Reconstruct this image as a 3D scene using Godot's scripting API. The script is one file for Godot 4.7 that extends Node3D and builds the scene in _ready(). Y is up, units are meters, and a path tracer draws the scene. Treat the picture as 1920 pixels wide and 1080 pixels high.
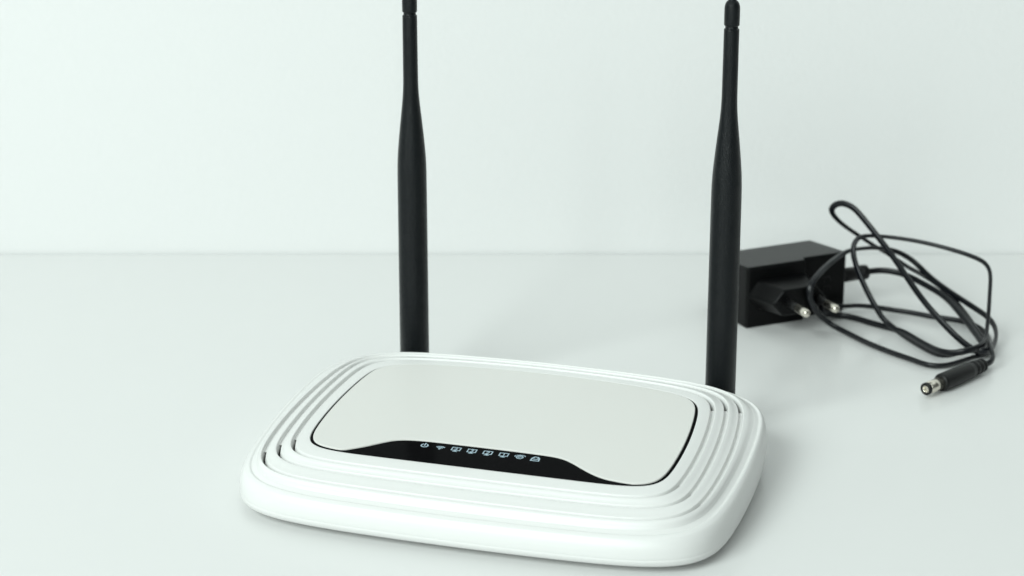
extends Node3D

const MM := 0.001
const SEG := 256

# outline of the router's shell at six levels, from the rim round the faceplate (0) to the foot of the side wall (5), in millimetres:
# half width, half depth, corner power, taper, height, shift forward, bow of the sides, of the front, of the back, fall towards the front
var levels := [
	[71.88, 44.99, 9.5, 0.041, 31.8, -2.2, 4.0, 0.0, 7.4, -0.054],
	[77.46, 50.75, 9.2, 0.031, 31.5, -0.5, 4.8, 1.1, 6.8, -0.062],
	[82.67, 55.34, 8.8, 0.033, 30.25, -0.6, 5.2, 2.0, 6.5, -0.070],
	[88.33, 62.21, 8.0, 0.025, 28.6, -0.1, 6.9, 2.8, 6.4, -0.062],
	[94.2, 66.5, 7.2, -0.010, 26.0, 0.4, 6.5, 3.6, 7.3, -0.073],
	[96.8, 68.6, 6.7, 0.010, 10.1, 1.7, 5.1, 4.5, 6.7, -0.001],
]
var level_rings := []
var mats := {}


# ---------------------------------------------------------------- shapes
class Shape:
	var tris := PackedVector3Array()
	var flat := PackedByteArray()

	func tri(a: Vector3, b: Vector3, c: Vector3, is_flat := false) -> void:
		tris.append(a); tris.append(b); tris.append(c)
		flat.append(1 if is_flat else 0)

	func quad(a: Vector3, b: Vector3, c: Vector3, d: Vector3, is_flat := false) -> void:
		tri(a, b, c, is_flat)
		tri(a, c, d, is_flat)

	# skins closed rings of equal size one after the other
	func loft(rings: Array, cap_first := true, cap_last := true, closed := false, cap_at := Vector3.INF) -> void:
		var n: int = rings[0].size()
		var last := rings.size() if closed else rings.size() - 1
		for i in last:
			var r0: PackedVector3Array = rings[i]
			var r1: PackedVector3Array = rings[(i + 1) % rings.size()]
			for j in n:
				var k := (j + 1) % n
				quad(r0[j], r0[k], r1[k], r1[j])
		if cap_first:
			cap(rings[0], true, cap_at)
		if cap_last:
			cap(rings[rings.size() - 1], false, cap_at)

	func cap(r: PackedVector3Array, turn: bool, at := Vector3.INF) -> void:
		var c := Vector3.ZERO
		for v in r:
			c += v
		c /= r.size()
		if at != Vector3.INF:
			c = Vector3(at.x, c.y - at.y * (at.z - c.z), at.z)
		for j in r.size():
			var a := r[j]
			var b := r[(j + 1) % r.size()]
			if turn:
				tri(c, b, a, true)
			else:
				tri(c, a, b, true)

	# upward-facing (open = true) or closed solid
	func mesh(open := false) -> ArrayMesh:
		var vol := 0.0
		for i in flat.size():
			var a := tris[i * 3]
			var b := tris[i * 3 + 1]
			var c := tris[i * 3 + 2]
			vol += (b - a).cross(c - a).y if open else a.dot(b.cross(c))
		var flip := vol > 0.0
		var st := SurfaceTool.new()
		st.begin(Mesh.PRIMITIVE_TRIANGLES)
		for i in flat.size():
			st.set_smooth_group(-1 if flat[i] == 1 else 0)
			for k in ([0, 2, 1] if flip else [0, 1, 2]):
				st.add_vertex(tris[i * 3 + k] * 0.001)
		st.generate_normals()
		return st.commit()


func outline(a: float, b: float, m: float, k: float, bx: float, bzf: float, bzb: float) -> PackedVector2Array:
	var out := PackedVector2Array()
	for i in SEG:
		var t := TAU * i / SEG
		var cx := cos(t) * a
		var cz := sin(t) * b
		var bz := bzf if cz > 0.0 else bzb
		var r := 0.9
		for _n in 24:
			var x := cx * r
			var z := cz * r
			var u := absf(x) / maxf(a + k * z - bx * (z / b) * (z / b), 1.0)
			var w := absf(z) / maxf(b - bz * (x / a) * (x / a), 1.0)
			r /= pow(pow(pow(u, m) + pow(w, m), 1.0 / m), 0.8)
		out.append(Vector2(cx * r, cz * r))
	return out


func prepare_levels() -> void:
	for l in levels:
		var ring := PackedVector2Array()
		for p in outline(l[0], l[1], l[2], l[3], l[6], l[7], l[8]):
			ring.append(p + Vector2(0, l[5]))
		level_rings.append(ring)


# a ring of the shell: level s (0..5, in between too), moved outwards by off, lifted by dy
func shell_ring(s: float, off := 0.0, dy := 0.0) -> PackedVector3Array:
	var i := clampi(int(floor(s)), 0, 4)
	var f := s - i
	var flat := PackedVector2Array()
	for j in SEG:
		flat.append(level_rings[i][j].lerp(level_rings[i + 1][j], f))
	var h := lerpf(levels[i][4], levels[i + 1][4], f)
	var sl := lerpf(levels[i][9], levels[i + 1][9], f)
	var out := PackedVector3Array()
	for j in SEG:
		var t := (flat[(j + 1) % SEG] - flat[(j + SEG - 1) % SEG]).normalized()
		var p := flat[j] + Vector2(t.y, -t.x) * off
		out.append(Vector3(p.x, h + sl * p.y + dy, p.y))
	return out


func plane_y(z: float, dy := 0.0) -> float:
	return 32.3 - 0.054 * z + dy


func circle(c: Vector3, ax: Vector3, ay: Vector3, r: float, n := 40) -> PackedVector3Array:
	var out := PackedVector3Array()
	for i in n:
		var t := TAU * i / n
		out.append(c + ax * cos(t) * r + ay * sin(t) * r)
	return out


# turned shape: pairs of distance along the axis and radius
func turned(s: Shape, origin: Vector3, axis: Vector3, prof: Array, n := 40) -> void:
	var up := Vector3.UP if absf(axis.y) < 0.9 else Vector3.RIGHT
	var ax := axis.cross(up).normalized()
	var ay := ax.cross(axis).normalized()
	var rings := []
	for p in prof:
		rings.append(circle(origin + axis * p[0], ax, ay, maxf(p[1], 0.01), n))
	s.loft(rings)


func put(called: String, m: Mesh, mat: Material, parent: Node, label := "") -> MeshInstance3D:
	var o := MeshInstance3D.new()
	o.name = called
	var again := 0
	while parent.has_node(NodePath(o.name)):
		again += 1
		o.name = "%s_%03d" % [called, again]
	o.mesh = m
	o.material_override = mat
	if label != "":
		o.set_meta("label", label)
	parent.add_child(o, true)
	return o


func thing(called: String, label: String, category: String) -> Node3D:
	var o := Node3D.new()
	o.name = called
	o.set_meta("label", label)
	o.set_meta("category", category)
	add_child(o, true)
	return o


# ---------------------------------------------------------------- materials
func noise_tex(freq: float, seed_value: int, normal: bool, strength := 4.0, octaves := 3) -> NoiseTexture2D:
	var n := FastNoiseLite.new()
	n.seed = seed_value
	n.frequency = freq
	n.fractal_octaves = octaves
	var t := NoiseTexture2D.new()
	t.width = 512
	t.height = 512
	t.seamless = true
	t.noise = n
	t.as_normal_map = normal
	t.bump_strength = strength
	return t


func rough_tex(freq: float, seed_value: int, lo: float, hi: float) -> NoiseTexture2D:
	var t := noise_tex(freq, seed_value, false)
	var g := Gradient.new()
	g.set_color(0, Color(lo, lo, lo))
	g.set_color(1, Color(hi, hi, hi))
	t.color_ramp = g
	return t


func mat(called: String, albedo: Color, rough: float, metal := 0.0, spec := 0.5) -> StandardMaterial3D:
	var m := StandardMaterial3D.new()
	m.resource_name = called
	m.albedo_color = albedo.linear_to_srgb()
	m.roughness = rough
	m.metallic = metal
	m.metallic_specular = spec
	mats[called] = m
	return m


func grained(m: StandardMaterial3D, tiles_per_m: float, freq: float, seed_value: int, depth: float) -> void:
	m.uv1_triplanar = true
	m.uv1_scale = Vector3.ONE * tiles_per_m
	m.normal_enabled = true
	m.normal_texture = noise_tex(freq, seed_value, true)
	m.normal_scale = depth


func make_materials() -> void:
	var w := mat("shell_white", Color(0.72, 0.72, 0.71), 0.36)
	grained(w, 25.0, 0.12, 3, 0.05)
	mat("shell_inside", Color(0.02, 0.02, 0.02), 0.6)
	var fp := mat("faceplate_silver", Color(0.69, 0.685, 0.66), 0.45, 0.0, 0.3)
	fp.uv1_triplanar = true
	fp.uv1_scale = Vector3.ONE * 12.0
	fp.roughness_texture = rough_tex(0.03, 21, 0.42, 0.5)
	fp.roughness = 1.0
	mat("gloss_black", Color(0.005, 0.005, 0.0055), 0.1, 0.0, 0.05)
	mat("symbol_ink", Color(0.37, 0.49, 0.57), 0.5)
	var an := mat("antenna_black", Color(0.004, 0.0056, 0.0068), 0.28, 0.0, 0.33)
	grained(an, 30.0, 0.14, 7, 0.8)
	var cs := mat("casing_black", Color(0.003, 0.0032, 0.0034), 0.33, 0.0, 0.26)
	grained(cs, 40.0, 0.16, 9, 0.25)
	var cb := mat("cable_black", Color(0.003, 0.004, 0.006), 0.26, 0.0, 0.45)
	cb.uv1_triplanar = true
	cb.uv1_scale = Vector3.ONE * 14.0
	cb.roughness = 1.0
	cb.roughness_texture = rough_tex(0.02, 5, 0.24, 0.42)
	mat("rubber_black", Color(0.004, 0.0042, 0.0044), 0.45, 0.0, 0.4)
	mat("nickel", Color(0.72, 0.68, 0.60), 0.24, 1.0)
	var dk := mat("desk_laminate", Color(0.73, 0.732, 0.726), 0.2, 0.0, 0.42)
	dk.uv1_triplanar = true
	dk.uv1_scale = Vector3.ONE * 4.0
	dk.roughness = 1.0
	dk.roughness_texture = rough_tex(0.02, 11, 0.19, 0.23)
	var wl := mat("wall_paint", Color(0.735, 0.738, 0.735), 0.75)
	grained(wl, 6.0, 0.08, 13, 0.08)


# ---------------------------------------------------------------- setting
func slab(x0: float, x1: float, y0: float, y1: float, z0: float, z1: float, r: float) -> Shape:
	var s := Shape.new()
	var rings := []
	for q in [[y0, r], [y0 + r, 0.0], [y1 - r, 0.0], [y1 - r * 0.3, r * 0.3], [y1, r]]:
		var e: float = q[1]
		rings.append(PackedVector3Array([Vector3(x0 + e, q[0], z0 + e), Vector3(x1 - e, q[0], z0 + e), Vector3(x1 - e, q[0], z1 - e), Vector3(x0 + e, q[0], z1 - e)]))
	s.loft(rings)
	for i in s.flat.size():
		s.flat[i] = 1
	return s


func make_setting() -> void:
	var d := put("desk", slab(-1600, 1600, -30, 0, -286.2, 1500, 0.5).mesh(), mats.desk_laminate, self)
	d.set_meta("kind", "structure")
	d.set_meta("label", "glossy white desk top under the router and the power adapter")
	var w := put("wall", slab(-1600, 1600, -200, 1600, -347, -287.2, 1.0).mesh(), mats.wall_paint, self)
	w.set_meta("kind", "structure")
	w.set_meta("label", "plain pale white wall behind the desk")


# ---------------------------------------------------------------- router
func ridge(k: int) -> Shape:
	var s := Shape.new()
	var g := 0.85
	var a := float(k)
	var b := float(k + 1)
	var i0 := g if k > 0 else 0.0
	var lean := 0.52 if k > 0 else 0.0
	s.loft([
		shell_ring(a, i0 - lean, -4.2), shell_ring(a, i0 - lean, -2.6), shell_ring(a, i0 - lean * 0.35, -1.0), shell_ring(a, i0 - lean * 0.12, -0.45), shell_ring(a, i0 + 0.05, -0.2), shell_ring(a, i0 + 0.17, -0.06), shell_ring(a, i0 + 0.34, 0.0), shell_ring(a, i0 + 0.55, 0.0),
		shell_ring(a + 0.5, 0, 0.03),
		shell_ring(b, -g - 0.6, 0.0), shell_ring(b, -g - 0.38, -0.01), shell_ring(b, -g - 0.18, -0.08), shell_ring(b, -g - 0.04, -0.24), shell_ring(b, -g + 0.03, -0.5), shell_ring(b, -g + 0.18, -1.0), shell_ring(b, -g + 0.52, -2.6), shell_ring(b, -g + 0.52, -4.2),
	], false, false, true)
	return s


# white bottom of the groove at level k, open at the corners where the vent slots are
func groove_floor(k: int) -> Shape:
	var s := Shape.new()
	var r := [shell_ring(k, -0.75, -1.6), shell_ring(k, 0.75, -1.6), shell_ring(k, 0.75, -3.0), shell_ring(k, -0.75, -3.0)]
	for i in SEG:
		var t := 360.0 * (i + 0.5) / SEG
		var m := fposmod(t, 180.0)
		if minf(m, 180.0 - m) > 34.0 and minf(m, 180.0 - m) < 41.5:
			continue
		var j := (i + 1) % SEG
		for q in 4:
			var n := (q + 1) % 4
			s.quad(r[q][i], r[q][j], r[n][j], r[n][i], true)
	return s


func body_shape() -> Shape:
	var s := Shape.new()
	var g := 0.85
	s.loft([
		shell_ring(5, -42, -2.3), shell_ring(3, g - 6.0, -10.0),
		shell_ring(3, g - 0.52, -9.0), shell_ring(3, g - 0.52, -4.2), shell_ring(3, g - 0.52, -2.6), shell_ring(3, g - 0.18, -1.0), shell_ring(3, g - 0.04, -0.45), shell_ring(3, g + 0.05, -0.2), shell_ring(3, g + 0.17, -0.06), shell_ring(3, g + 0.34, 0.0), shell_ring(3, g + 0.55, 0.0),
		shell_ring(3.5, 0.2, 0.1),
		shell_ring(4, -2.2, 0.0), shell_ring(4, -1.9, -0.05), shell_ring(4, -1.4, -0.25), shell_ring(4, -0.7, -0.6), shell_ring(4, -0.25, -0.8), shell_ring(4, 0.05, -0.83), shell_ring(4, 0.28, -0.72), shell_ring(4, 0.5, -0.58), shell_ring(4, 0.78, -0.52), shell_ring(4, 1.1, -0.6), shell_ring(4, 1.45, -0.82),
		shell_ring(4.09, 1.9), shell_ring(4.14, 2.25), shell_ring(4.2, 2.5), shell_ring(4.3, 2.72), shell_ring(4.42, 2.65), shell_ring(4.56, 2.25), shell_ring(4.7, 1.7),
		shell_ring(4.79, 1.28), shell_ring(4.8, 1.2), shell_ring(4.815, 1.16), shell_ring(4.825, 1.18), shell_ring(4.9, 0.72), shell_ring(4.96, 0.15), shell_ring(5, -0.15), shell_ring(5, -0.6, -0.55), shell_ring(5, -1.4, -1.1), shell_ring(5, -3.0, -1.6), shell_ring(5, -9.0, -2.0), shell_ring(5, -20, -2.2), shell_ring(5, -24, -2.25),
	], false, false, true)
	return s


func swoosh_z(x: float) -> float:
	var k := [[-90.0, 80.0], [-60.0, 47.0], [-51.3, 40.9], [-46.2, 37.0], [-42.1, 33.2], [-37.8, 29.6], [-33.8, 27.9], [-28.0, 27.0], [-20.0, 26.65], [-5.0, 26.55], [10.0, 26.65], [22.0, 26.95], [27.0, 27.5], [31.0, 28.9], [35.2, 31.7], [39.5, 35.0], [44.7, 38.4], [49.5, 40.4], [54.0, 41.2], [60.0, 43.0], [70.0, 60.0], [90.0, 90.0]]
	for i in k.size() - 1:
		if x <= k[i + 1][0]:
			var p0: Array = k[maxi(i - 1, 0)]
			var p3: Array = k[mini(i + 2, k.size() - 1)]
			var t: float = (x - k[i][0]) / (k[i + 1][0] - k[i][0])
			var d: float = k[i + 1][0] - k[i][0]
			var m0: float = (k[i + 1][1] - p0[1]) / maxf(k[i + 1][0] - p0[0], 0.01) * d
			var m1: float = (p3[1] - k[i][1]) / maxf(p3[0] - k[i][0], 0.01) * d
			return (2 * t * t * t - 3 * t * t + 1) * k[i][1] + (t * t * t - 2 * t * t + t) * m0 + (-2 * t * t * t + 3 * t * t) * k[i + 1][1] + (t * t * t - t * t) * m1
	return 90.0


func plate_shape() -> Shape:
	# the rim's outline drawn in, and cut along the wave at the front
	var raw := PackedVector2Array()
	for v in shell_ring(0, -1.15):
		var q := Vector2(v.x, v.z)
		if q.y > 8.0:
			q.y = minf(q.y, swoosh_z(q.x) - 1.25)
		raw.append(q)
	# even spacing keeps the curve of the wave smooth
	var total := 0.0
	for i in raw.size():
		total += raw[i].distance_to(raw[(i + 1) % raw.size()])
	var n := 420
	var pts := PackedVector2Array()
	var at := 0.0
	var idx := 0
	var seg := raw[0].distance_to(raw[1])
	for i in n:
		var want := total * i / n
		while want > at + seg and idx < raw.size() - 1:
			at += seg
			idx += 1
			seg = raw[idx].distance_to(raw[(idx + 1) % raw.size()])
		pts.append(raw[idx].lerp(raw[(idx + 1) % raw.size()], clampf((want - at) / maxf(seg, 0.0001), 0, 1)))
	var s := Shape.new()
	var rings := []
	for q in [[0.0, -0.7], [0.0, -0.25], [-0.05, -0.12], [-0.15, -0.03], [-0.3, 0.0], [-0.5, 0.0]]:
		var ring := PackedVector3Array()
		for j in n:
			var t := (pts[(j + 2) % n] - pts[(j + n - 2) % n]).normalized()
			var p := pts[j] + Vector2(t.y, -t.x) * float(q[0])
			ring.append(Vector3(p.x, plane_y(p.y, q[1]), p.y))
		rings.append(ring)
	# the lid fans out from a point near the back, from where the whole wave is in sight (y is the slope of the lid)
	s.loft(rings, true, true, false, Vector3(0, 0.054, -30))
	return s


# flat print on the indicator panel: strokes of a given width round a list of points (x to the right, y to the front)
func stroke(s: Shape, pts: PackedVector2Array, width: float, c: Vector2, closed := false, dy := -0.55) -> void:
	var n := pts.size()
	var last := n if closed else n - 1
	var left := PackedVector3Array()
	var right := PackedVector3Array()
	for i in n:
		var before := pts[(i + n - 1) % n] if closed or i > 0 else pts[i]
		var after := pts[(i + 1) % n] if closed or i < n - 1 else pts[i]
		var d0 := (pts[i] - before).normalized() if pts[i] != before else (after - pts[i]).normalized()
		var d1 := (after - pts[i]).normalized() if after != pts[i] else d0
		var t := (d0 + d1).normalized()
		var nn := Vector2(-t.y, t.x)
		var w := width * 0.5 / maxf(nn.dot(Vector2(-d0.y, d0.x)), 0.5)
		var a := c + pts[i] + nn * w
		var b := c + pts[i] - nn * w
		left.append(Vector3(a.x, plane_y(a.y, dy), a.y))
		right.append(Vector3(b.x, plane_y(b.y, dy), b.y))
	for i in last:
		var k := (i + 1) % n
		s.quad(left[i], left[k], right[k], right[i], true)


func arc(r: float, a0: float, a1: float, n := 28, c := Vector2.ZERO, squash := 1.0) -> PackedVector2Array:
	var out := PackedVector2Array()
	for i in n + 1:
		var t := deg_to_rad(lerpf(a0, a1, float(i) / n))
		out.append(c + Vector2(cos(t) * r, -sin(t) * r * squash))
	return out


func line(a: Array) -> PackedVector2Array:
	var out := PackedVector2Array()
	for p in a:
		out.append(Vector2(p[0], p[1]))
	return out


func digit_lines(n: int) -> Array:
	match n:
		1: return [[[-0.3, -0.55], [0.05, -0.85], [0.05, 0.75]]]
		2: return [[[-0.5, -0.5], [-0.3, -0.8], [0.3, -0.8], [0.5, -0.45], [0.4, -0.1], [-0.5, 0.72], [0.55, 0.72]]]
		3: return [[[-0.5, -0.8], [0.5, -0.8], [0.0, -0.2], [0.45, 0.05], [0.45, 0.5], [0.2, 0.75], [-0.5, 0.7]]]
	return [[[0.25, 0.85], [0.25, -0.85], [-0.55, 0.35], [0.6, 0.35]]]


func make_symbols(panel: Node3D) -> void:
	var ink: Material = mats.symbol_ink
	var s := Shape.new()
	var c := Vector2(-24.9, 28.9)
	stroke(s, arc(1.3, 120, 420), 0.5, c)
	stroke(s, line([[0, -2.1], [0, 0.3]]), 0.5, c)
	put("power_symbol", s.mesh(true), ink, panel)
	s = Shape.new()
	c = Vector2(-18.5, 30.6)
	for r in [0.75, 1.55, 2.4]:
		stroke(s, arc(r, 45, 135), 0.5, c)
	var dot := Vector2(0, -0.05)
	stroke(s, line([[-0.28, -0.05], [0.28, -0.05]]), 0.5, c + dot * 0)
	put("wireless_symbol", s.mesh(true), ink, panel)
	var xs := [-12.2, -5.9, 0.4, 6.75]
	for i in 4:
		s = Shape.new()
		c = Vector2(xs[i], 28.9)
		stroke(s, line([[-1.65, -1.35], [1.65, -1.35], [1.65, 1.1], [-1.65, 1.1]]), 0.42, c, true)
		stroke(s, line([[0, 1.3], [0, 1.75]]), 0.9, c)
		stroke(s, line([[-0.95, 1.95], [0.95, 1.95]]), 0.45, c)
		for l in digit_lines(4 - i):
			var pts := line(l)
			for q in pts.size():
				pts[q] = pts[q] * 0.95 + Vector2(0, -0.12)
			stroke(s, pts, 0.34, c, false, -0.545)
		put("monitor_symbol", s.mesh(true), ink, panel, "small printed monitor symbol with the number %d on its screen" % (4 - i))
	s = Shape.new()
	c = Vector2(13.2, 29.3)
	stroke(s, arc(1.25, 0, 360, 36), 0.42, c)
	stroke(s, line([[-0.7, 0.1], [0.75, -0.15]]), 0.34, c)
	stroke(s, arc(0.62, 10, 250, 18), 0.3, c)
	var orbit := PackedVector2Array()
	for i in 25:
		var t := deg_to_rad(lerpf(-20, 215, i / 24.0))
		orbit.append(Vector2(cos(t) * 2.0, -sin(t) * 0.95 - 0.75).rotated(-0.12))
	stroke(s, orbit, 0.34, c, false, -0.54)
	put("globe_symbol", s.mesh(true), ink, panel)
	s = Shape.new()
	c = Vector2(19.4, 29.35)
	stroke(s, line([[-1.5, 1.5], [1.5, 1.5], [1.5, -0.1], [1.15, -1.1], [0.6, -1.65], [-0.6, -1.65], [-1.15, -1.1], [-1.5, -0.1]]), 0.5, c, true)
	stroke(s, line([[-1.4, 0.2], [1.4, 0.2]]), 0.5, c)
	stroke(s, line([[-1.0, -0.75], [-0.4, -0.85]]), 0.5, c, false, -0.545)
	stroke(s, line([[0.4, -0.85], [1.0, -0.75]]), 0.5, c, false, -0.545)
	put("lock_symbol", s.mesh(true), ink, panel)


func make_antenna(root: Node3D, at: Vector3, label: String) -> void:
	var s := Shape.new()
	# height above the desk, radius
	turned(s, at, Vector3.UP, [[14.0, 0.01], [14.0, 5.2], [14.6, 5.9], [15.4, 6.2], [26.6, 6.22], [26.9, 6.12], [27.15, 6.12], [27.4, 6.24], [60.0, 6.2], [100.0, 6.14], [110.0, 6.1], [114.0, 6.02], [117.5, 5.86], [121.0, 5.6], [125.0, 5.24], [129.0, 4.84], [133.0, 4.42], [137.0, 3.98], [140.5, 3.62], [143.5, 3.36], [146.0, 3.21], [149.0, 3.12], [153.0, 3.09], [165.0, 3.05], [176.6, 3.02], [176.9, 2.95], [177.05, 2.7], [177.1, 2.55], [178.4, 2.55]], 56)
	# the mould's parting line down the front
	var seam := Shape.new()
	var rad := Vector3(0.12, 0, 1).normalized()
	var side := Vector3(rad.z, 0, -rad.x)
	var rings := []
	for q in [[30.0, 6.24], [60.0, 6.2], [100.0, 6.14], [110.0, 6.1], [114.0, 6.02], [117.5, 5.86], [121.0, 5.6], [125.0, 5.24], [129.0, 4.84], [133.0, 4.42], [137.0, 3.98], [140.5, 3.62], [143.5, 3.36], [146.0, 3.21], [149.0, 3.12], [153.0, 3.09], [165.0, 3.05], [176.4, 3.02]]:
		var c: Vector3 = at + Vector3(0, q[0], 0) + rad * (float(q[1]) - 0.1)
		rings.append(PackedVector3Array([c - side * 0.16 - rad * 0.1, c - side * 0.05 + rad * 0.13, c + side * 0.05 + rad * 0.13, c + side * 0.16 - rad * 0.1]))
	seam.loft(rings)
	var o := put("antenna", s.mesh(), mats.antenna_black, root, label)
	put("seam", seam.mesh(), mats.antenna_black, o)
	s = Shape.new()
	turned(s, at, Vector3.UP, [[178.25, 0.01], [178.25, 2.75], [178.4, 2.98], [178.7, 3.06], [182.0, 3.09], [184.9, 3.08], [186.1, 2.96], [187.1, 2.66], [187.8, 2.2], [188.2, 1.75], [188.4, 1.55], [189.3, 1.5], [190.0, 1.35], [190.3, 0.9], [190.4, 0.01]], 48)
	put("tip_cap", s.mesh(), mats.antenna_black, o)
	s = Shape.new()
	turned(s, at + Vector3(0, 20.0, 0), Vector3(0, 0, 1), [[-4.0, 0.01], [-4.0, 4.4], [-3.4, 5.0], [4.0, 5.0], [16.0, 5.0], [16.0, 0.01]], 36)
	put("hinge", s.mesh(), mats.antenna_black, o)


func make_router() -> void:
	var root := thing("wifi_router", "white wifi router with two upright black antennas and a silver top plate on the desk", "router")
	root.rotation.y = deg_to_rad(-16.74)
	root.position.y = -0.006
	put("housing", body_shape().mesh(), mats.shell_white, root)
	for k in 3:
		put("ridge", ridge(k).mesh(), mats.shell_white, root)
	for k in [1, 2, 3]:
		put("groove_floor", groove_floor(k).mesh(), mats.shell_white, root)
	# dark inside seen down the vent slots
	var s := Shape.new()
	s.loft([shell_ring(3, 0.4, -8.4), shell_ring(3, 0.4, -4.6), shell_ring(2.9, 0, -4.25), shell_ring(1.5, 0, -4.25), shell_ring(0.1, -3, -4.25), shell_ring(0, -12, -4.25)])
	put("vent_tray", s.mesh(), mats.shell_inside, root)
	s = Shape.new()
	s.loft([shell_ring(0, -0.12, -3.0), shell_ring(0, -0.12, -0.5), shell_ring(0, -0.2, -0.25), shell_ring(0, -0.42, -0.13), shell_ring(0, -0.7, -0.1), shell_ring(0, -1.0, -0.1)])
	var panel := put("indicator_panel", s.mesh(), mats.gloss_black, root)
	make_symbols(panel)
	put("faceplate", plate_shape().mesh(), mats.faceplate_silver, root)
	make_antenna(root, Vector3(-65.3, -4.0, -76.4), "left antenna standing upright behind the back edge")
	make_antenna(root, Vector3(69.25, 0.0, -71.8), "right antenna standing upright in front of the power adapter")
	for q in [[-58, -36], [58, -36], [-58, 40], [58, 40]]:
		s = Shape.new()
		turned(s, Vector3(q[0], 6.03, q[1]), Vector3.UP, [[0.0, 0.01], [0.0, 5.0], [0.5, 5.5], [2.6, 5.5], [2.6, 0.01]], 28)
		put("foot", s.mesh(), mats.rubber_black, root)


# ---------------------------------------------------------------- power adapter
const FRONT_LEFT := Vector3(112, 0, -191.3)
var ex := Vector3(cos(deg_to_rad(23.3)), 0, -sin(deg_to_rad(23.3)))
var ez := Vector3(-sin(deg_to_rad(23.3)), 0, -cos(deg_to_rad(23.3)))


func on(x: float, y: float, z: float) -> Vector3:
	return ex * x + ez * z + Vector3(0, y, 0)


func rounded_polygon(corners: Array, radii: Array, n := 6) -> PackedVector2Array:
	var out := PackedVector2Array()
	for i in corners.size():
		var p: Vector2 = corners[i]
		var a: Vector2 = (corners[(i + corners.size() - 1) % corners.size()] - p).normalized()
		var b: Vector2 = (corners[(i + 1) % corners.size()] - p).normalized()
		var half := acos(clampf(a.dot(b), -1, 1)) / 2
		var r: float = radii[i]
		var d := r / tan(half)
		var p0 := p + a * d
		var p1 := p + b * d
		for k in n + 1:
			var t := float(k) / n
			var w := cos(half)
			# rational curve through p0, corner, p1 gives a true arc
			var e0 := (1 - t) * (1 - t)
			var e1 := 2 * t * (1 - t) * sin(half)
			var e2 := t * t
			out.append((p0 * e0 + p * e1 + p1 * e2) / (e0 + e1 + e2))
	return out


func inset(pts: PackedVector2Array, d: float) -> PackedVector2Array:
	var out := PackedVector2Array()
	var n := pts.size()
	var area := 0.0
	for i in n:
		area += pts[i].cross(pts[(i + 1) % n])
	var sgn := 1.0 if area > 0 else -1.0
	for i in n:
		var d0 := (pts[i] - pts[(i + n - 1) % n]).normalized()
		var d1 := (pts[(i + 1) % n] - pts[i]).normalized()
		var t := (d0 + d1).normalized()
		out.append(pts[i] + Vector2(-t.y, t.x) * d * sgn)
	return out


func make_casing(root: Node3D) -> void:
	var poly := rounded_polygon([Vector2(0, 0), Vector2(31.2, 0), Vector2(32.6, 4.2), Vector2(56.5, 4.2), Vector2(55.0, 36.5), Vector2(-1.9, 35.6)], [1.6, 0.6, 0.4, 1.4, 2.0, 2.0])
	var rings := []
	for q in [[0.0, 1.0, 0.0], [0.15, 0.5, 0.0], [0.6, 0.12, 0.0], [1.2, 0.0, 0.0], [2.0, 0.0, 0.0], [-2.0, 0.0, 1.0], [-1.1, 0.0, 1.0], [-0.55, 0.14, 1.0], [-0.15, 0.5, 1.0], [0.0, 1.0, 1.0]]:
		var ring := PackedVector3Array()
		for p in inset(poly, q[1]):
			var top := 30.5 - 3.7 * p.y / 36.0
			ring.append(on(p.x, q[0] + q[2] * top, p.y))
		rings.append(ring)
	var s := Shape.new()
	s.loft(rings)
	put("casing", s.mesh(), mats.casing_black, root)
	# embossed approval mark on the right half of the front
	for l in ["C", "E"]:
		var t := TextMesh.new()
		t.text = l
		var f := SystemFont.new()
		f.font_names = PackedStringArray(["Droid Sans"])
		t.font = f
		t.font_size = 32
		t.pixel_size = 0.00018
		t.depth = 0.0004
		var o := put("approval_mark", t, mats.rubber_black, root)
		var p := on(46.0, 17.5 if l == "C" else 13.0, 4.1)
		o.transform = Transform3D(Basis(-Vector3.UP, ex, -ez), p * MM)


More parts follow.
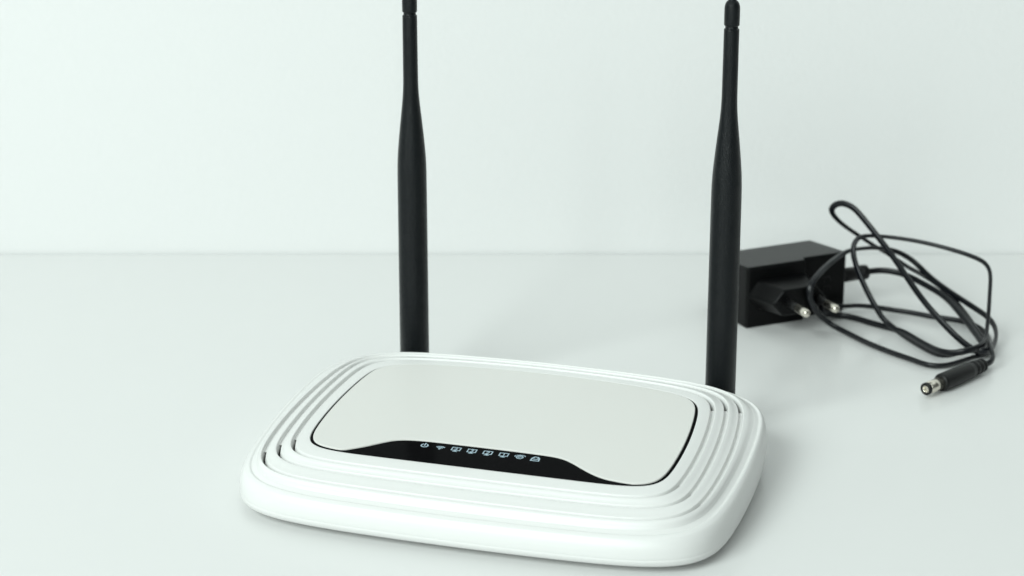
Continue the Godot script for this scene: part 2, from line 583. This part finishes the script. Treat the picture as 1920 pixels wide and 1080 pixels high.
func make_plug(root: Node3D) -> void:
	var rings := []
	for q in [[1.0, 19.0, 16.4, 18.6, 7.3, 0.0], [-0.6, 19.0, 16.4, 18.4, 7.2, 0.0], [-1.4, 19.0, 16.4, 17.6, 7.0, 0.0], [-15.9, 18.8, 17.0, 14.4, 6.5, 0.0], [-16.6, 18.8, 17.0, 14.25, 6.38, 0.0], [-17.0, 18.8, 17.0, 13.7, 5.9, 0.0], [-17.05, 18.8, 17.0, 13.2, 5.5, 0.0]]:
		var w: float = q[3]
		var h: float = q[4]
		var hex := rounded_polygon([Vector2(-w, 0), Vector2(-w + 5.6, h), Vector2(w - 5.6, h), Vector2(w, 0), Vector2(w - 5.6, -h), Vector2(-w + 5.6, -h)], [1.6, 2.6, 2.6, 1.6, 2.6, 2.6])
		var ring := PackedVector3Array()
		for p in hex:
			ring.append(on(q[1] + p.x, q[2] + p.y, q[0]))
		rings.append(ring)
	var s := Shape.new()
	s.loft(rings)
	put("plug_block", s.mesh(), mats.casing_black, root)
	for x in [12.3, 27.9]:
		s = Shape.new()
		turned(s, on(x, 17.4, -26.0), -ez, [[0.0, 0.01], [0.0, 2.0], [7.4, 2.0], [8.0, 1.95], [8.7, 1.75], [9.2, 1.35], [9.45, 0.8], [9.5, 0.01]], 32)
		var pin := put("pin", s.mesh(), mats.nickel, root)
		s = Shape.new()
		turned(s, on(x, 17.4, -16.5), -ez, [[0.0, 0.01], [0.0, 1.9], [9.3, 1.86], [9.6, 1.8], [9.6, 0.01]], 28)
		put("sleeve", s.mesh(), mats.rubber_black, pin)
	# strain relief at the cable's end
	s = Shape.new()
	turned(s, on(55.0, 16.0, 10.0), ex, [[0.0, 0.01], [0.0, 3.6], [10.2, 3.4], [10.4, 2.9], [10.9, 2.9], [11.1, 3.4], [12.4, 3.35], [12.6, 2.9], [13.1, 2.9], [13.3, 3.5], [13.6, 3.7], [16.2, 3.6], [16.6, 3.3], [16.8, 2.0], [16.8, 0.01]], 36)
	put("strain_relief", s.mesh(), mats.rubber_black, root)


func cable_points() -> PackedVector3Array:
	return PackedVector3Array([
		Vector3(163.5, 16.0, -226.0), Vector3(175.6, 15.5, -231.0), Vector3(182.6, 15.8, -231.5), Vector3(191.7, 15.1, -228.0), Vector3(200.2, 13.3, -218.0), Vector3(207.8, 11.6, -205.0), Vector3(212.7, 8.3, -190.0), Vector3(216.4, 5.0, -175.0), Vector3(218.2, 3.6, -162.0), Vector3(219.3, 3.2, -156.5), Vector3(216.8, 3.6, -150.0),
		Vector3(212.1, 4.4, -152.1), Vector3(205.2, 8.1, -160.0), Vector3(196.2, 16.0, -170.0), Vector3(189.8, 22.7, -180.0), Vector3(181.5, 33.3, -197.0), Vector3(173.9, 41.9, -208.0), Vector3(166.0, 50.5, -216.0), Vector3(162.2, 52.8, -219.0), Vector3(158.7, 53.1, -221.5), Vector3(155.9, 51.6, -223.0), Vector3(154.7, 48.7, -224.5), Vector3(156.6, 45.0, -226.0), Vector3(160.5, 41.0, -227.0), Vector3(166.3, 36.6, -228.0), Vector3(175.8, 30.0, -229.0), Vector3(184.2, 25.2, -228.0), Vector3(193.3, 19.6, -225.0), Vector3(202.2, 15.9, -220.0), Vector3(209.5, 12.6, -209.0), Vector3(214.7, 8.3, -193.0), Vector3(217.7, 5.3, -177.0), Vector3(220.0, 3.0, -166.0), Vector3(220.8, 2.0, -159.0), Vector3(217.9, 1.8, -152.6),
		Vector3(211.8, 1.7, -149.7), Vector3(205.2, 1.6, -144.5), Vector3(196.8, 1.6, -139.1), Vector3(189.4, 1.6, -139.8), Vector3(182.9, 1.6, -147.2), Vector3(174.4, 1.6, -156.9), Vector3(165.9, 1.6, -168.8), Vector3(159.7, 1.7, -179.5), Vector3(152.4, 3.4, -187.5), Vector3(146.8, 8.2, -186.0), Vector3(142.9, 13.7, -183.0), Vector3(140.3, 20.1, -181.5), Vector3(140.6, 24.7, -182.5), Vector3(143.8, 27.9, -187.0), Vector3(150.3, 29.8, -198.0), Vector3(157.0, 30.6, -208.5), Vector3(162.5, 31.9, -213.5), Vector3(170.6, 30.9, -220.0), Vector3(177.9, 29.8, -224.0), Vector3(186.5, 27.4, -227.0), Vector3(192.6, 24.4, -227.0), Vector3(197.3, 21.3, -225.0), Vector3(204.1, 16.2, -216.0), Vector3(212.8, 12.6, -203.0), Vector3(221.1, 9.8, -191.0), Vector3(224.4, 8.9, -183.0), Vector3(226.1, 7.5, -176.0), Vector3(225.6, 5.7, -168.0), Vector3(223.4, 4.5, -160.0), Vector3(220.1, 4.4, -152.1), Vector3(216.2, 5.6, -147.4),
		Vector3(211.4, 5.6, -148.8), Vector3(205.3, 4.6, -148.5), Vector3(199.6, 2.8, -149.7), Vector3(194.5, 1.7, -155.5), Vector3(187.0, 1.6, -172.3), Vector3(181.8, 2.5, -183.9), Vector3(177.1, 5.1, -190.0), Vector3(173.6, 10.0, -192.0), Vector3(170.1, 15.8, -196.0), Vector3(166.8, 22.4, -200.0), Vector3(164.3, 28.8, -204.0), Vector3(163.3, 33.8, -206.0), Vector3(164.0, 37.4, -208.0), Vector3(166.5, 40.0, -209.0), Vector3(171.7, 40.5, -210.0), Vector3(181.5, 40.0, -209.0), Vector3(195.6, 38.9, -205.0), Vector3(210.3, 36.9, -198.0), Vector3(219.4, 35.3, -191.0), Vector3(223.0, 33.5, -187.0), Vector3(224.2, 30.1, -183.0), Vector3(223.4, 23.4, -178.0), Vector3(222.0, 17.2, -171.0), Vector3(220.5, 11.0, -165.0), Vector3(218.6, 7.6, -158.0), Vector3(214.5, 7.2, -149.0),
		Vector3(207.9, 6.8, -144.4), Vector3(202.4, 5.2, -145.7), Vector3(196.0, 4.4, -150.4), Vector3(189.7, 4.0, -163.7), Vector3(185.4, 3.6, -175.5), Vector3(181.0, 2.2, -185.6), Vector3(176.4, 1.6, -191.5), Vector3(170.8, 1.6, -196.6), Vector3(165.4, 1.7, -202.0), Vector3(158.9, 1.9, -205.3), Vector3(152.8, 3.1, -204.0), Vector3(149.6, 3.9, -205.0), Vector3(150.3, 5.4, -206.4), Vector3(154.8, 5.8, -207.5), Vector3(162.0, 4.9, -210.0), Vector3(167.7, 4.5, -212.0), Vector3(174.9, 3.4, -213.5), Vector3(183.1, 2.2, -213.1), Vector3(193.0, 2.0, -209.1), Vector3(202.6, 2.0, -203.0), Vector3(212.8, 1.7, -199.4), Vector3(218.9, 1.7, -194.2), Vector3(223.0, 1.7, -185.3), Vector3(223.8, 1.8, -174.2), Vector3(222.0, 3.2, -162.4), Vector3(219.5, 6.8, -150.0),
		Vector3(218.6, 7.0, -142.8), Vector3(218.4, 5.6, -138.8), Vector3(216.6, 4.6, -135.6), Vector3(213.4, 4.1, -133.2), Vector3(210.0, 4.1, -130.2)])


func make_cable(root: Node3D) -> void:
	var ctl := cable_points()
	var pts := PackedVector3Array()
	var per := 7
	for i in ctl.size() - 1:
		var p0 := ctl[maxi(i - 1, 0)]
		var p1 := ctl[i]
		var p2 := ctl[i + 1]
		var p3 := ctl[mini(i + 2, ctl.size() - 1)]
		for k in per:
			pts.append(p1.cubic_interpolate(p2, p0, p3, float(k) / per))
	pts.append(ctl[ctl.size() - 1])
	# smooth a little
	for _r in 6:
		var q := pts.duplicate()
		for i in range(1, pts.size() - 1):
			q[i] = (pts[i - 1] + pts[i] * 2.0 + pts[i + 1]) / 4.0
		pts = q
	var rings := []
	var side := Vector3.UP
	for i in pts.size():
		var t := (pts[mini(i + 1, pts.size() - 1)] - pts[maxi(i - 1, 0)]).normalized()
		side = (side - t * side.dot(t)).normalized()
		# a flat cord slowly comes back to standing on its edge
		var want := (Vector3.UP - t * t.y)
		side = (side + want * 0.02).normalized()
		side = (side - t * side.dot(t)).normalized()
		var other := t.cross(side).normalized()
		var ring := PackedVector3Array()
		for k in 16:
			var a := TAU * k / 16
			var c := cos(a)
			# two cores side by side leave a shallow waist
			var waist := 0.98 - 0.14 * pow(absf(sin(a)), 6.0)
			ring.append(pts[i] + side * c * 1.55 + other * sin(a) * 1.12 * waist)
		rings.append(ring)
	var s := Shape.new()
	s.loft(rings)
	put("cable", s.mesh(), mats.cable_black, root).position = -FRONT_LEFT * MM


func make_connector(root: Node3D) -> void:
	var back := Vector3(213.0, 4.15, -133.4) - FRONT_LEFT
	var tip := Vector3(181.9, 4.15, -103.4) - FRONT_LEFT
	var ax := (tip - back).normalized()
	var length := tip.distance_to(back)
	var s := Shape.new()
	var e := length - 11.0
	turned(s, back, ax, [[0.0, 0.01], [0.0, 2.4], [0.4, 3.0], [1.6, 3.2], [1.8, 2.5], [2.9, 2.5], [3.1, 3.25], [4.6, 3.3], [4.8, 2.55], [5.9, 2.55], [6.1, 3.4], [7.6, 3.45], [7.8, 2.7], [8.9, 2.7], [9.1, 3.55], [12.0, 3.7], [20.0, 4.0], [e - 1.5, 4.05], [e - 0.9, 3.98], [e - 0.3, 3.6], [e, 3.0], [e, 0.01]], 44)
	var o := put("connector", s.mesh(), mats.rubber_black, root)
	s = Shape.new()
	turned(s, back, ax, [[e - 0.2, 0.01], [e - 0.2, 2.72], [length - 1.6, 2.72], [length - 1.6, 0.01]], 40)
	put("metal_barrel", s.mesh(), mats.nickel, o)
	s = Shape.new()
	# black insulating collar with the bore in it
	turned(s, back, ax, [[length - 1.7, 0.01], [length - 1.7, 2.6], [length - 1.55, 2.8], [length - 0.3, 2.8], [length - 0.05, 2.6], [length, 2.3], [length, 1.75], [length - 0.1, 1.65], [length - 1.2, 1.6], [length - 1.2, 0.01]], 40)
	put("insulating_collar", s.mesh(), mats.rubber_black, o)
	s = Shape.new()
	turned(s, back, ax, [[length - 1.25, 0.9], [length - 1.25, 1.62], [length - 0.2, 1.68], [length - 0.12, 1.5], [length - 0.3, 1.2], [length - 1.0, 1.0]], 36)
	put("metal_bore", s.mesh(), mats.nickel, o)


func make_adapter() -> void:
	var root := thing("power_adapter", "black plug-in power adapter with two metal pins and a tangled black cable", "power adapter")
	root.position = Vector3(0.11023, 0, -0.17491)
	root.scale = Vector3.ONE * 0.984
	make_casing(root)
	make_plug(root)
	make_cable(root)
	make_connector(root)


# ---------------------------------------------------------------- light and camera
func softbox(called: String, at: Vector3, aim: Vector3, size: Vector2, energy: float, tint: Color) -> void:
	var l := AreaLight3D.new()
	l.name = called
	l.area_size = size
	l.area_normalize_energy = true
	l.light_energy = energy
	l.light_color = tint
	l.area_range = 8.0
	l.shadow_enabled = true
	add_child(l, true)
	l.look_at_from_position(at, aim, Vector3.UP)


func _ready() -> void:
	var cam := Camera3D.new()
	cam.name = "camera"
	cam.keep_aspect = Camera3D.KEEP_HEIGHT
	cam.near = 0.02
	cam.far = 20.0
	var lens := CameraAttributesPhysical.new()
	lens.frustum_focal_length = 96.21
	lens.frustum_focus_distance = 0.905
	lens.exposure_aperture = 15.0
	cam.attributes = lens
	cam.fov = 14.2194
	cam.position = Vector3(0.00127, 0.36993, 0.83582)
	cam.rotation_degrees = Vector3(-19.0814, 0, 0)
	add_child(cam)
	cam.current = true

	var env := Environment.new()
	env.background_mode = Environment.BG_COLOR
	env.background_color = Color(0.10, 0.108, 0.105).linear_to_srgb()
	env.tonemap_mode = Environment.TONE_MAPPER_LINEAR
	env.tonemap_exposure = 1.0
	env.sdfgi_enabled = true
	env.ssao_enabled = true
	env.ssil_enabled = true
	var we := WorldEnvironment.new()
	we.name = "environment"
	we.environment = env
	add_child(we)

	softbox("key_light", Vector3(-1.5, 1.75, 1.9), Vector3(0, 0, -0.05), Vector2(1.5, 1.5), 8.3, Color(0.957, 1.0, 0.986))
	softbox("fill_light", Vector3(0.5, 2.1, 0.3), Vector3(0.1, 0, -0.2), Vector2(1.6, 1.6), 0.68, Color(0.957, 1.0, 0.986))

	softbox("front_light", Vector3(-0.5, 0.85, 2.4), Vector3(0, 0, -0.05), Vector2(1.4, 1.0), 1.9, Color(0.957, 1.0, 0.986))

	prepare_levels()
	make_materials()
	make_setting()
	make_router()
	make_adapter()
